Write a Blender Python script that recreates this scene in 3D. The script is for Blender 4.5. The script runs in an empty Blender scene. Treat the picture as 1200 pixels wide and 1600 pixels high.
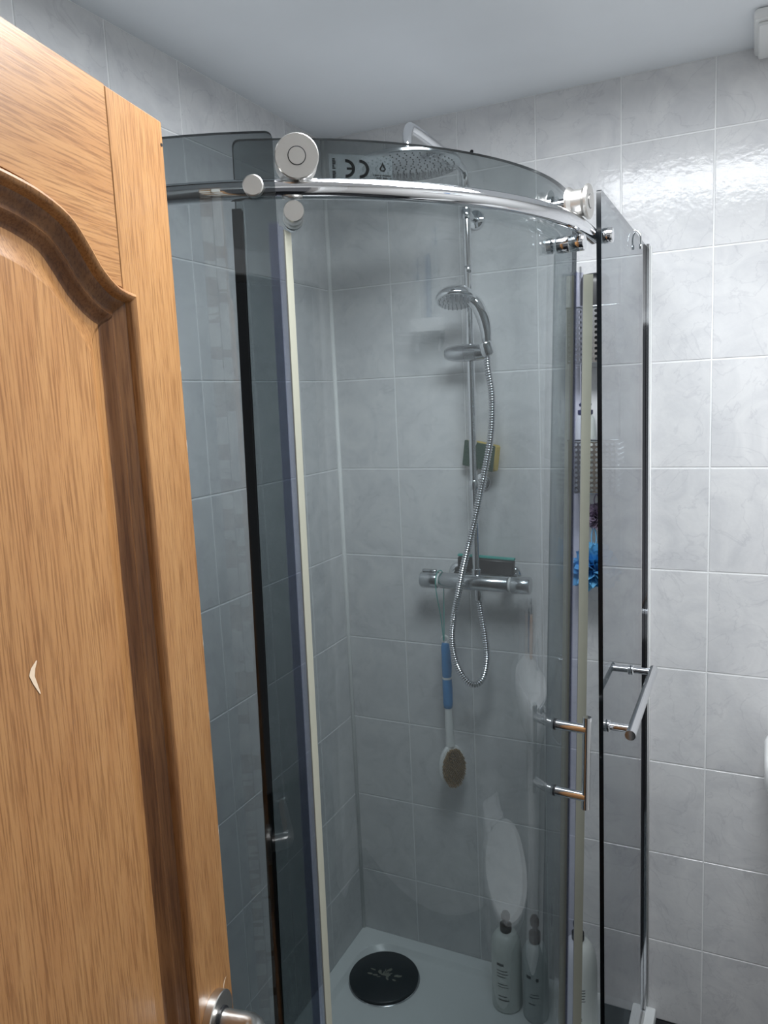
import bpy, bmesh, math, random
from mathutils import Vector, Matrix, noise
random.seed(7)
SC = bpy.context.scene
COL = SC.collection
Z0 = 1.497                       # height of the fourth tile joint above the floor

# ------------------------------------------------------------------ camera
cam_d = bpy.data.cameras.new('camera')
cam = bpy.data.objects.new('camera', cam_d)
COL.objects.link(cam)
R = Vector((0.9024, 0.4285, -0.0451)); U = Vector((-0.0218, 0.1499, 0.9885)); F = Vector((-0.4303, 0.8910, -0.1446))
F.normalize(); R = (R - F * R.dot(F)).normalized(); U = R.cross(F)
cam.matrix_world = Matrix(((R.x, U.x, -F.x, 1.0923), (R.y, U.y, -F.y, -1.9742), (R.z, U.z, -F.z, 0.1957 + Z0), (0, 0, 0, 1)))
cam_d.sensor_fit = 'VERTICAL'; cam_d.sensor_height = 36.0; cam_d.lens = 1205.88 / 1600 * 36.0
cam_d.clip_start = 0.02
SC.camera = cam

# ------------------------------------------------------------------ world, exposure
w = bpy.data.worlds.new('world'); SC.world = w; w.use_nodes = True
w.node_tree.nodes['Background'].inputs[0].default_value = (0.9, 0.93, 1.0, 1)
w.node_tree.nodes['Background'].inputs[1].default_value = 0.12
SC.view_settings.view_transform = 'Standard'
SC.view_settings.look = 'None'
SC.view_settings.exposure = 0.0
SC.view_settings.gamma = 1.0
SC.view_settings.use_curve_mapping = False
LIGHT_L = 33.0                   # radiance of the ceiling light's diffuser
LIGHT_RECT = (0.60, 1.32, -1.22, -0.78)
SC.cycles.max_bounces = 14; SC.cycles.transparent_max_bounces = 32
SC.cycles.glossy_bounces = 8; SC.cycles.diffuse_bounces = 6; SC.cycles.transmission_bounces = 8
SC.cycles.use_denoising = True
SC.cycles.sample_clamp_indirect = 6.0

# ------------------------------------------------------------------ materials
def new_mat(name):
    m = bpy.data.materials.new(name); m.use_nodes = True
    nt = m.node_tree
    return m, nt, nt.nodes, nt.links, nt.nodes['Principled BSDF']

def plain(name, col, rough=0.5, metal=0.0, spec=0.5, bump=None, vary=0.0, scale=40, coat=0.0, emit=None):
    m, nt, N, L, P = new_mat(name)
    P.inputs['Base Color'].default_value = (*col, 1); P.inputs['Roughness'].default_value = rough
    P.inputs['Metallic'].default_value = metal; P.inputs['Specular IOR Level'].default_value = spec
    P.inputs['Coat Weight'].default_value = coat
    if emit:
        P.inputs['Emission Color'].default_value = (*emit[0], 1); P.inputs['Emission Strength'].default_value = emit[1]
    tc = N.new('ShaderNodeTexCoord')
    nz = N.new('ShaderNodeTexNoise'); nz.inputs['Scale'].default_value = scale; nz.inputs['Detail'].default_value = 5
    L.new(tc.outputs['Object'], nz.inputs['Vector'])
    if vary:
        mx = N.new('ShaderNodeMixRGB'); mx.inputs[1].default_value = (*[c * (1 - vary) for c in col], 1)
        mx.inputs[2].default_value = (*[min(1, c * (1 + vary)) for c in col], 1)
        L.new(nz.outputs['Fac'], mx.inputs[0]); L.new(mx.outputs[0], P.inputs['Base Color'])
    if bump:
        b = N.new('ShaderNodeBump'); b.inputs['Strength'].default_value = bump; b.inputs['Distance'].default_value = 0.002
        L.new(nz.outputs['Fac'], b.inputs['Height']); L.new(b.outputs[0], P.inputs['Normal'])
    return m

def tile_mat(name, tint=(1, 1, 1)):
    m, nt, N, L, P = new_mat(name)
    tc = N.new('ShaderNodeTexCoord'); oi = N.new('ShaderNodeObjectInfo')
    cx = N.new('ShaderNodeCombineXYZ'); ml = N.new('ShaderNodeMath'); ml.operation = 'MULTIPLY'; ml.inputs[1].default_value = 37.0
    L.new(oi.outputs['Random'], ml.inputs[0])
    for k in range(3): L.new(ml.outputs[0], cx.inputs[k])
    ad = N.new('ShaderNodeVectorMath'); ad.operation = 'ADD'
    L.new(tc.outputs['Object'], ad.inputs[0]); L.new(cx.outputs[0], ad.inputs[1])
    n1 = N.new('ShaderNodeTexNoise'); n1.inputs['Scale'].default_value = 9; n1.inputs['Detail'].default_value = 8; n1.inputs['Roughness'].default_value = 0.62; n1.inputs['Distortion'].default_value = 1.2
    L.new(ad.outputs[0], n1.inputs['Vector'])
    r1 = N.new('ShaderNodeValToRGB'); e = r1.color_ramp.elements
    e[0].position = 0.30; e[0].color = (0.60 * tint[0], 0.605 * tint[1], 0.62 * tint[2], 1)
    e[1].position = 0.62; e[1].color = (0.71 * tint[0], 0.712 * tint[1], 0.715 * tint[2], 1)
    L.new(n1.outputs['Fac'], r1.inputs[0])
    # faint darker veins
    n2 = N.new('ShaderNodeTexNoise'); n2.inputs['Scale'].default_value = 6; n2.inputs['Detail'].default_value = 10; n2.inputs['Distortion'].default_value = 2.2
    L.new(ad.outputs[0], n2.inputs['Vector'])
    r2 = N.new('ShaderNodeValToRGB'); e = r2.color_ramp.elements
    e[0].position = 0.485; e[0].color = (1, 1, 1, 1); e[1].position = 0.515; e[1].color = (1, 1, 1, 1)
    k = r2.color_ramp.elements.new(0.5); k.color = (0.90, 0.90, 0.91, 1)
    L.new(n2.outputs['Fac'], r2.inputs[0])
    mm = N.new('ShaderNodeMixRGB'); mm.blend_type = 'MULTIPLY'; mm.inputs[0].default_value = 1
    L.new(r1.outputs[0], mm.inputs[1]); L.new(r2.outputs[0], mm.inputs[2]); L.new(mm.outputs[0], P.inputs['Base Color'])
    P.inputs['Roughness'].default_value = 0.09; P.inputs['Specular IOR Level'].default_value = 0.17
    n3 = N.new('ShaderNodeTexNoise'); n3.inputs['Scale'].default_value = 85; n3.inputs['Detail'].default_value = 3
    L.new(ad.outputs[0], n3.inputs['Vector'])
    b = N.new('ShaderNodeBump'); b.inputs['Strength'].default_value = 0.22; b.inputs['Distance'].default_value = 0.0018
    L.new(n3.outputs['Fac'], b.inputs['Height']); L.new(b.outputs[0], P.inputs['Normal'])
    return m

def glass_mat(name, T, rough=0.0, ior=1.5):
    """thin tinted pane surface: physical Fresnel reflection, absorption grows with the path in the glass"""
    m = bpy.data.materials.new(name); m.use_nodes = True
    nt = m.node_tree; N = nt.nodes; L = nt.links; N.clear()
    out = N.new('ShaderNodeOutputMaterial'); mix = N.new('ShaderNodeMixShader')
    tr = N.new('ShaderNodeBsdfTransparent'); gl = N.new('ShaderNodeBsdfGlossy'); gl.inputs['Roughness'].default_value = rough
    gl.inputs['Color'].default_value = (0.97, 0.98, 1, 1)
    geo = N.new('ShaderNodeNewGeometry'); fr = N.new('ShaderNodeFresnel')
    mr = N.new('ShaderNodeMapRange'); mr.inputs[3].default_value = ior; mr.inputs[4].default_value = 1 / ior
    L.new(geo.outputs['Backfacing'], mr.inputs[0]); L.new(mr.outputs[0], fr.inputs['IOR'])
    dt = N.new('ShaderNodeVectorMath'); dt.operation = 'DOT_PRODUCT'
    L.new(geo.outputs['Incoming'], dt.inputs[0]); L.new(geo.outputs['Normal'], dt.inputs[1])
    def math_(op, a, b=None):
        n = N.new('ShaderNodeMath'); n.operation = op
        for i, v in enumerate((a, b)):
            if v is None: continue
            if isinstance(v, (int, float)): n.inputs[i].default_value = v
            else: L.new(v, n.inputs[i])
        return n.outputs[0]
    c2 = math_('MULTIPLY', dt.outputs['Value'], dt.outputs['Value'])
    s2 = math_('SUBTRACT', 1.0, c2)
    ct = math_('SQRT', math_('SUBTRACT', 1.0, math_('DIVIDE', s2, ior * ior)))
    ex = math_('DIVIDE', 0.5, ct)
    cc = N.new('ShaderNodeCombineColor')
    for i in range(3): L.new(math_('POWER', T[i], ex), cc.inputs[i])
    L.new(cc.outputs[0], tr.inputs['Color'])
    L.new(fr.outputs[0], mix.inputs[0]); L.new(tr.outputs[0], mix.inputs[1]); L.new(gl.outputs[0], mix.inputs[2])
    L.new(mix.outputs[0], out.inputs[0])
    return m

def wood_mat(name, axis, base=((0.345, 0.168, 0.061), (0.40, 0.210, 0.081)), chips=False):
    m, nt, N, L, P = new_mat(name)
    tc = N.new('ShaderNodeTexCoord')
    mp = N.new('ShaderNodeMapping')
    mp.inputs['Scale'].default_value = (1, 14, 14) if axis == 'x' else (14, 14, 1)
    L.new(tc.outputs['Object'], mp.inputs[0])
    n1 = N.new('ShaderNodeTexNoise'); n1.inputs['Scale'].default_value = 1.6; n1.inputs['Detail'].default_value = 3; n1.inputs['Distortion'].default_value = 0.8
    L.new(mp.outputs[0], n1.inputs['Vector'])
    mp2 = N.new('ShaderNodeMapping'); mp2.inputs['Scale'].default_value = (16, 420, 420) if axis == 'x' else (420, 420, 16)
    L.new(tc.outputs['Object'], mp2.inputs[0])
    n2 = N.new('ShaderNodeTexNoise'); n2.inputs['Scale'].default_value = 1.3; n2.inputs['Detail'].default_value = 4; n2.inputs['Roughness'].default_value = 0.6
    L.new(mp2.outputs[0], n2.inputs['Vector'])
    # cathedral grain: rings cut at a slant
    mp3 = N.new('ShaderNodeMapping'); mp3.inputs['Scale'].default_value = (1.3, 9, 9) if axis == 'x' else (9, 9, 1.3)
    L.new(tc.outputs['Object'], mp3.inputs[0])
    n3 = N.new('ShaderNodeTexNoise'); n3.inputs['Scale'].default_value = 1.0; n3.inputs['Detail'].default_value = 1.5
    L.new(mp3.outputs[0], n3.inputs['Vector'])
    mu = N.new('ShaderNodeMath'); mu.operation = 'MULTIPLY'; mu.inputs[1].default_value = 60; L.new(n3.outputs['Fac'], mu.inputs[0])
    si = N.new('ShaderNodeMath'); si.operation = 'SINE'; L.new(mu.outputs[0], si.inputs[0])
    r1 = N.new('ShaderNodeValToRGB'); e = r1.color_ramp.elements
    e[0].position = 0.3; e[0].color = (*base[0], 1); e[1].position = 0.7; e[1].color = (*base[1], 1)
    a1 = N.new('ShaderNodeMath'); a1.operation = 'MULTIPLY_ADD'; a1.inputs[1].default_value = 0.11
    L.new(si.outputs[0], a1.inputs[0]); L.new(n1.outputs['Fac'], a1.inputs[2]); L.new(a1.outputs[0], r1.inputs[0])
    r2 = N.new('ShaderNodeValToRGB'); e = r2.color_ramp.elements
    e[0].position = 0.38; e[0].color = (0.56, 0.48, 0.40, 1); e[1].position = 0.54; e[1].color = (1, 1, 1, 1)
    L.new(n2.outputs['Fac'], r2.inputs[0])
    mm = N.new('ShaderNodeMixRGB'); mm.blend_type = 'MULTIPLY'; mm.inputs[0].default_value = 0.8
    L.new(r1.outputs[0], mm.inputs[1]); L.new(r2.outputs[0], mm.inputs[2])
    last = mm.outputs[0]
    if chips:
        sp = N.new('ShaderNodeSeparateXYZ'); L.new(tc.outputs['Object'], sp.inputs[0])
        mp4 = N.new('ShaderNodeMapping'); mp4.inputs['Scale'].default_value = (30, 1, 22); L.new(tc.outputs['Object'], mp4.inputs[0])
        n4 = N.new('ShaderNodeTexNoise'); n4.inputs['Scale'].default_value = 1.0; n4.inputs['Detail'].default_value = 4; L.new(mp4.outputs[0], n4.inputs['Vector'])
        f = N.new('ShaderNodeMapRange'); f.inputs[1].default_value = 0.0; f.inputs[2].default_value = 0.007; f.inputs[3].default_value = 0.5; f.inputs[4].default_value = 0.0
        L.new(sp.outputs['X'], f.inputs[0])
        pr = N.new('ShaderNodeMath'); pr.operation = 'MULTIPLY'; L.new(f.outputs[0], pr.inputs[0]); L.new(n4.outputs['Fac'], pr.inputs[1])
        gt = N.new('ShaderNodeMath'); gt.operation = 'GREATER_THAN'; gt.inputs[1].default_value = 0.228; L.new(pr.outputs[0], gt.inputs[0])
        m2 = N.new('ShaderNodeMixRGB'); m2.inputs[2].default_value = (0.80, 0.74, 0.66, 1)
        L.new(gt.outputs[0], m2.inputs[0]); L.new(last, m2.inputs[1]); last = m2.outputs[0]
    L.new(last, P.inputs['Base Color'])
    P.inputs['Roughness'].default_value = 0.36; P.inputs['Specular IOR Level'].default_value = 0.45
    b = N.new('ShaderNodeBump'); b.inputs['Strength'].default_value = 0.12; b.inputs['Distance'].default_value = 0.0006
    L.new(n2.outputs['Fac'], b.inputs['Height']); L.new(b.outputs[0], P.inputs['Normal'])
    return m

M = dict(
    tile=tile_mat('grey_marbled_tile'),
    grout=plain('grout', (0.84, 0.85, 0.85), 0.8, vary=0.06, scale=60),
    silicone=plain('silicone', (0.84, 0.85, 0.84), 0.45, vary=0.05),
    plaster=plain('ceiling_plaster', (0.84, 0.87, 0.90), 0.9, bump=0.12, vary=0.03, scale=7),
    paint=plain('wall_paint', (0.66, 0.66, 0.65), 0.8, bump=0.1, vary=0.03, scale=8),
    floor=plain('black_floor_tile', (0.012, 0.013, 0.015), 0.12, vary=0.3, scale=30),
    chrome=plain('chrome', (0.80, 0.81, 0.83), 0.05, 1.0),
    satin=plain('brushed_steel', (0.62, 0.60, 0.57), 0.30, 1.0, bump=0.05, scale=200),
    dullchrome=plain('limescaled_chrome', (0.55, 0.57, 0.59), 0.20, 1.0, vary=0.12, scale=60, bump=0.05),
    glass=glass_mat('smoked_glass', (0.48, 0.522, 0.528)),
    glass_p=glass_mat('smoked_panel_glass', (0.315, 0.350, 0.362)),
    glass_edge=plain('smoked_glass_edge', (0.003, 0.004, 0.005), 0.12, spec=0.18),
    seal=glass_mat('clear_seal_plastic', (0.76, 0.77, 0.88), 0.25, 1.45),
    fin=plain('cream_seal_fin', (0.37, 0.365, 0.295), 0.5, vary=0.05),
    black=plain('black_plastic', (0.012, 0.013, 0.015), 0.35),
    white=plain('white_plastic', (0.80, 0.81, 0.80), 0.35, vary=0.02),
    ceramic=plain('white_ceramic', (0.82, 0.83, 0.83), 0.08, coat=0.3),
    acrylic=plain('white_tray_acrylic', (0.83, 0.86, 0.86), 0.28, vary=0.03, scale=20),
    oak_v=wood_mat('oak_vertical', 'z', chips=True),
    oak_p=wood_mat('oak_panel', 'z', ((0.36, 0.172, 0.062), (0.405, 0.206, 0.078))),
    oak_h=wood_mat('oak_horizontal', 'x'),
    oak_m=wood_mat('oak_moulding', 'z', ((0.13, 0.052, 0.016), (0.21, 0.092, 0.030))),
    oak_b=wood_mat('oak_bead', 'z', ((0.27, 0.12, 0.04), (0.36, 0.175, 0.062))),
    emit=plain('light_diffuser', (0.9, 0.9, 0.9), 0.5, emit=((0.93, 0.965, 1.0), LIGHT_L)),
    green=plain('green_scourer', (0.015, 0.075, 0.04), 0.95, bump=0.8, vary=0.3, scale=300),
    yellow=plain('yellow_sponge', (0.62, 0.46, 0.10), 0.9, bump=0.8, vary=0.2, scale=180),
    teal=plain('teal_rubber', (0.05, 0.42, 0.36), 0.5),
    bluegrip=plain('blue_grip', (0.08, 0.28, 0.58), 0.45, vary=0.08),
    bristle=plain('brown_bristle', (0.36, 0.25, 0.13), 0.7, vary=0.3),
    bluenet=plain('blue_net', (0.16, 0.50, 0.80), 0.6, vary=0.25, scale=90),
    purplenet=plain('mauve_net', (0.30, 0.24, 0.33), 0.7, vary=0.25, scale=90),
    navy=plain('navy_plastic', (0.012, 0.015, 0.09), 0.4),
    bottle=plain('bottle_plastic', (0.72, 0.75, 0.72), 0.35, vary=0.03),
    bottle2=plain('bottle_grey_plastic', (0.56, 0.60, 0.60), 0.35, vary=0.03),
    print=plain('dark_print', (0.008, 0.009, 0.010), 0.8, spec=0.1),
    lettering=plain('grey_lettering', (0.13, 0.14, 0.14), 0.6),
    dirt=plain('pale_scum', (0.20, 0.21, 0.18), 0.9, vary=0.3, scale=200),
    drain=plain('black_rubber', (0.016, 0.025, 0.030), 0.4, vary=0.25, scale=60),
    peach=plain('peach_plastic', (0.72, 0.42, 0.26), 0.4),
    bluebottle=plain('blue_bottle_plastic', (0.08, 0.16, 0.30), 0.4),
    darkseal=plain('dark_grey_seal', (0.030, 0.032, 0.030), 0.5),
    rubber=plain('grey_rubber', (0.16, 0.17, 0.18), 0.6),
)

def film_mat(name, amount, col):
    m = bpy.data.materials.new(name); m.use_nodes = True
    nt = m.node_tree; N = nt.nodes; L = nt.links; P = N['Principled BSDF']
    P.inputs['Base Color'].default_value = (*col, 1); P.inputs['Roughness'].default_value = 0.5
    tr = N.new('ShaderNodeBsdfTransparent'); mx = N.new('ShaderNodeMixShader'); tc = N.new('ShaderNodeTexCoord'); nz = N.new('ShaderNodeTexNoise')
    nz.inputs['Scale'].default_value = 120; L.new(tc.outputs['Object'], nz.inputs['Vector'])
    mr = N.new('ShaderNodeMapRange'); mr.inputs[3].default_value = amount * .8; mr.inputs[4].default_value = amount * 1.2; L.new(nz.outputs['Fac'], mr.inputs[0])
    L.new(mr.outputs[0], mx.inputs[0]); L.new(tr.outputs[0], mx.inputs[1]); L.new(P.outputs[0], mx.inputs[2]); L.new(mx.outputs[0], N['Material Output'].inputs[0])
    return m
M['label'] = film_mat('sticker_film', 0.30, (0.50, 0.52, 0.54))

# ------------------------------------------------------------------ helpers
def mk(name, V, Fc, mat, parent=None, smooth=False, mats=None, fmat=None, recalc=True, auto=None):
    me = bpy.data.meshes.new(name)
    me.from_pydata([tuple(v) for v in V], [], Fc)
    for m in (mats or [mat]): me.materials.append(M[m] if isinstance(m, str) else m)
    if fmat:
        for p, i in zip(me.polygons, fmat): p.material_index = i
    if recalc:
        bm = bmesh.new(); bm.from_mesh(me); bmesh.ops.recalc_face_normals(bm, faces=bm.faces); bm.to_mesh(me); bm.free()
    if smooth:
        for p in me.polygons: p.use_smooth = True
        if auto is not None:
            bm = bmesh.new(); bm.from_mesh(me)
            for e in bm.edges:
                if len(e.link_faces) == 2 and e.calc_face_angle(0) > math.radians(auto): e.smooth = False
            bm.to_mesh(me); bm.free()
    o = bpy.data.objects.new(name, me); COL.objects.link(o)
    if parent: o.parent = parent
    return o

def inst(name, me, parent, loc=(0, 0, 0), rot=None):
    o = bpy.data.objects.new(name, me); COL.objects.link(o); o.parent = parent; o.location = loc
    if rot is not None: o.rotation_euler = rot
    return o

def empty(name, loc=(0, 0, 0), rz=0.0):
    o = bpy.data.objects.new(name, None); COL.objects.link(o); o.location = loc; o.rotation_euler = (0, 0, rz)
    o.empty_display_size = 0.05
    return o

def tag(o, label=None, cat=None, group=None, kind=None):
    if label: o['label'] = label
    if cat: o['category'] = cat
    if group: o['group'] = group
    if kind: o['kind'] = kind
    return o

def join(*parts):
    V, Fc = [], []
    for v, f in parts:
        n = len(V); V += [tuple(p) for p in v]; Fc += [tuple(i + n for i in q) for q in f]
    return V, Fc

def bevbox(x0, x1, y0, y1, z0, z1, b=0.002):
    """box with chamfered edges"""
    b = min(b, (x1 - x0) * .45, (y1 - y0) * .45, (z1 - z0) * .45)
    bm = bmesh.new()
    vs = [bm.verts.new((x, y, z)) for x in (x0, x1) for y in (y0, y1) for z in (z0, z1)]
    for q in ((0, 1, 3, 2), (4, 6, 7, 5), (0, 4, 5, 1), (2, 3, 7, 6), (0, 2, 6, 4), (1, 5, 7, 3)): bm.faces.new([vs[i] for i in q])
    if b > 0: bmesh.ops.bevel(bm, geom=list(bm.edges), offset=b, segments=2 if b > 0.004 else 1, affect='EDGES', profile=0.5)
    V = [tuple(v.co) for v in bm.verts]; bm.verts.index_update()
    Fc = [tuple(v.index for v in f.verts) for f in bm.faces]; bm.free()
    return V, Fc

def frames(pts, closed=False):
    pts = [Vector(p) for p in pts]; n = len(pts); T = []
    for i in range(n):
        a = pts[i - 1] if (i or closed) else pts[0]; b = pts[(i + 1) % n] if (i < n - 1 or closed) else pts[-1]
        T.append((b - a).normalized())
    u = T[0].orthogonal().normalized(); out = []
    for i in range(n):
        u = (u - T[i] * u.dot(T[i])).normalized(); out.append((pts[i], u, T[i].cross(u)))
    return out

def tube(pts, r, seg=12, caps=True):
    fr = frames(pts); V, Fc = [], []
    for i, (p, u, v) in enumerate(fr):
        rr = r(i) if callable(r) else (r[i] if isinstance(r, (list, tuple)) else r)
        for k in range(seg):
            a = 2 * math.pi * k / seg; V.append(p + u * (rr * math.cos(a)) + v * (rr * math.sin(a)))
    for i in range(len(fr) - 1):
        for k in range(seg):
            Fc.append((i * seg + k, i * seg + (k + 1) % seg, (i + 1) * seg + (k + 1) % seg, (i + 1) * seg + k))
    if caps:
        Fc.append(tuple(range(seg))[::-1]); Fc.append(tuple(range((len(fr) - 1) * seg, len(fr) * seg)))
    return V, Fc

def lathe(prof, origin=(0, 0, 0), axis=(0, 0, 1), seg=24):
    """prof: list of (radius, height along axis)"""
    o = Vector(origin); ax = Vector(axis).normalized(); u = ax.orthogonal().normalized(); v = ax.cross(u)
    V, Fc, rings = [], [], []
    for r, h in prof:
        if r < 1e-6: V.append(o + ax * h); rings.append([len(V) - 1])
        else:
            rings.append(list(range(len(V), len(V) + seg)))
            for k in range(seg):
                a = 2 * math.pi * k / seg; V.append(o + ax * h + u * (r * math.cos(a)) + v * (r * math.sin(a)))
    for A, B in zip(rings, rings[1:]):
        for k in range(seg):
            k2 = (k + 1) % seg
            if len(A) == 1 and len(B) == 1: continue
            if len(A) == 1: Fc.append((A[0], B[k], B[k2]))
            elif len(B) == 1: Fc.append((A[k], A[k2], B[0]))
            else: Fc.append((A[k], A[k2], B[k2], B[k]))
    if len(rings[0]) > 1: Fc.append(tuple(rings[0])[::-1])
    if len(rings[-1]) > 1: Fc.append(tuple(rings[-1]))
    return V, Fc

def loft(rings, cap=True):
    n = len(rings[0]); V = [p for r in rings for p in r]; Fc = []
    for i in range(len(rings) - 1):
        for k in range(n):
            Fc.append((i * n + k, i * n + (k + 1) % n, (i + 1) * n + (k + 1) % n, (i + 1) * n + k))
    if cap: Fc.append(tuple(range(n))[::-1]); Fc.append(tuple(range((len(rings) - 1) * n, len(rings) * n)))
    return V, Fc

def smooth_path(pts, n=8):
    """Catmull-Rom through points"""
    P = [Vector(p) for p in pts]; P = [P[0] * 2 - P[1]] + P + [P[-1] * 2 - P[-2]]; out = []
    for i in range(1, len(P) - 2):
        for k in range(n):
            t = k / n; a, b, c, d = P[i - 1:i + 3]
            out.append(0.5 * ((2 * b) + (c - a) * t + (2 * a - 5 * b + 4 * c - d) * t * t + (3 * b - a - 3 * c + d) * t ** 3))
    out.append(P[-2]); return out

def resample(pts, step):
    pts = [Vector(p) for p in pts]; out = [pts[0]]; acc = 0.0
    for a, b in zip(pts, pts[1:]):
        d = (b - a).length; s = step - acc
        while s <= d:
            out.append(a + (b - a) * (s / d)); s += step
        acc = (acc + d) % step
    return out

def extrude_poly(P2, y0, y1):
    """polygon in x,z extruded along y"""
    n = len(P2); V = [(x, y0, z) for x, z in P2] + [(x, y1, z) for x, z in P2]
    Fc = [tuple(range(n)), tuple(range(n, 2 * n))[::-1]] + [(i, (i + 1) % n, n + (i + 1) % n, n + i) for i in range(n)]
    return V, Fc

# ------------------------------------------------------------------ the room shell
CEIL = 2.405; XR = 1.86; YR = -2.085
def struct(name, vf, mat, label, cat, **k):
    o = mk(name, *vf, mat, **k); return tag(o, label, cat, kind='structure')

struct('floor', bevbox(-0.1, XR + 0.1, YR - 1.3, 0.1, -0.06, 0, 0), 'floor', 'glossy black floor at the foot of the tiled wall', 'floor')
struct('ceiling', bevbox(-0.1, XR + 0.1, YR - 1.3, 0.1, CEIL, CEIL + 0.06, 0), 'plaster', 'plain pale grey plaster ceiling', 'ceiling')
G = 0.0016     # grout depth behind the tile faces
wall_back = struct('wall_back', bevbox(-0.1, XR + 0.1, G, 0.1, 0, CEIL, 0), 'grout', 'grey tiled wall behind the shower riser, white grout', 'wall')
wall_left = struct('wall_left', bevbox(-0.1, -G, YR, G, 0, CEIL, 0), 'grout', 'grey tiled wall on the left behind the open oak door', 'wall')
struct('wall_right', bevbox(XR, XR + 0.1, YR, 0.1, 0, CEIL, 0), 'paint', 'plain light wall on the right, out of view', 'wall')
DX0, DX1, DH = 0.690, 1.480, 1.995      # doorway
struct('wall_rear', join(bevbox(-0.1, DX0, YR - 0.1, YR, 0, CEIL, 0), bevbox(DX1, XR + 0.1, YR - 0.1, YR, 0, CEIL, 0), bevbox(DX0, DX1, YR - 0.1, YR, DH, CEIL, 0)),
       'paint', 'light wall around the doorway, out of view', 'wall')
struct('trim_1', join(bevbox(DX0 - 0.06, DX0 - 0.001, YR, YR + 0.012, 0, DH + 0.06, 0.003), bevbox(DX1 + 0.001, DX1 + 0.06, YR, YR + 0.014, 0, DH + 0.06, 0.003),
       bevbox(DX0, DX1, YR, YR + 0.014, DH + 0.001, DH + 0.06, 0.003)), 'white', 'white architrave around the doorway, mirrored in the glass', 'trim')

TW, TH = 0.2025, 0.2525
def tile_mesh(wd, ht, key, cache={}):
    k = (round(wd, 4), round(ht, 4))
    if k not in cache:
        b = 0.0011; g = 0.0016
        x0, x1, z0, z1 = g, wd - g, g, ht - g
        V = [(x0, G, z0), (x1, G, z0), (x1, G, z1), (x0, G, z1), (x0, b, z0), (x1, b, z0), (x1, b, z1), (x0, b, z1),
             (x0 + b, 0, z0 + b), (x1 - b, 0, z0 + b), (x1 - b, 0, z1 - b), (x0 + b, 0, z1 - b)]
        Fc = [(8, 9, 10, 11)]
        for i in range(4):
            j = (i + 1) % 4; Fc += [(i, j, 4 + j, 4 + i), (4 + i, 4 + j, 8 + j, 8 + i)]
        me = bpy.data.meshes.new('tile'); me.from_pydata(V, [], Fc); me.materials.append(M['tile'])
        bm = bmesh.new(); bm.from_mesh(me); bmesh.ops.recalc_face_normals(bm, faces=bm.faces)
        if sum((f.normal.y for f in bm.faces)) > 0: bmesh.ops.reverse_faces(bm, faces=bm.faces)
        bm.to_mesh(me); bm.free(); cache[k] = me
    return cache[k]
zj = [0.0] + [Z0 + k * TH for k in range(-5, 4)] + [CEIL]
xj = [0.0] + [0.190 + TW * k for k in range(0, 9)]; xj = [x for x in xj if x < XR - 0.02] + [XR]
yj = [0.0] + [0.191 + TW * k for k in range(0, 10)]; yj = [y for y in yj if y < -YR - 0.02] + [-YR]
for a, b in zip(zj, zj[1:]):
    for c, d in zip(xj, xj[1:]): inst('tile', tile_mesh(d - c, b - a, 0), wall_back, (c, 0, a))
    for c, d in zip(yj, yj[1:]): inst('tile', tile_mesh(d - c, b - a, 0), wall_left, (0, -d, a), (0, 0, math.pi / 2))
mk('corner_sealant', *tube([(0.003, -0.003, 0.03), (0.003, -0.003, CEIL - .001)], 0.0062, 10), 'silicone', wall_left, smooth=True)
mk('drill_hole', *lathe([(0.0048, 0), (0.0048, 0.0004), (0.0001, 0.0004)], (0.4315, 0, 0.8053 + Z0), (0, -1, 0), 16), 'black', wall_back)

# ------------------------------------------------------------------ ceiling light (just above the frame, mirrored in the tiles)
lx0, lx1, ly0, ly1 = LIGHT_RECT
cl = tag(empty('ceiling_light', ((lx0 + lx1) / 2, (ly0 + ly1) / 2, CEIL)), 'flat square ceiling light whose glare shows on the upper wall tiles', 'light')
def fr_box(a0, a1, b0, b1): return bevbox(a0 - cl.location.x, a1 - cl.location.x, b0 - cl.location.y, b1 - cl.location.y, -0.03, 0, 0.001)
mk('frame', *join(fr_box(lx0 - .02, lx0, ly0 - .02, ly1 + .02), fr_box(lx1, lx1 + .02, ly0 - .02, ly1 + .02), fr_box(lx0, lx1, ly0 - .02, ly0), fr_box(lx0, lx1, ly1, ly1 + .02)), 'white', cl)
hx, hy = (lx1 - lx0) / 2, (ly1 - ly0) / 2
mk('diffuser', [(-hx, -hy, -.024), (hx, -hy, -.024), (hx, hy, -.024), (-hx, hy, -.024)], [(0, 3, 2, 1)], 'emit', cl, recalc=False)

# ------------------------------------------------------------------ white box where ceiling meets wall
vb = tag(empty('ventilation_box', (1.16, -0.06, CEIL)), 'white plastic box in the top right corner under the ceiling', 'box')
mk('casing', *bevbox(-0.085, 0.085, -0.140, 0.055, -0.024, 0, 0.008), 'white', vb, smooth=True, auto=40)
mk('cover', *bevbox(-0.078, 0.078, -0.132, 0.047, -0.031, -0.0241, 0.004), 'white', vb, smooth=True, auto=40)

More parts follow.
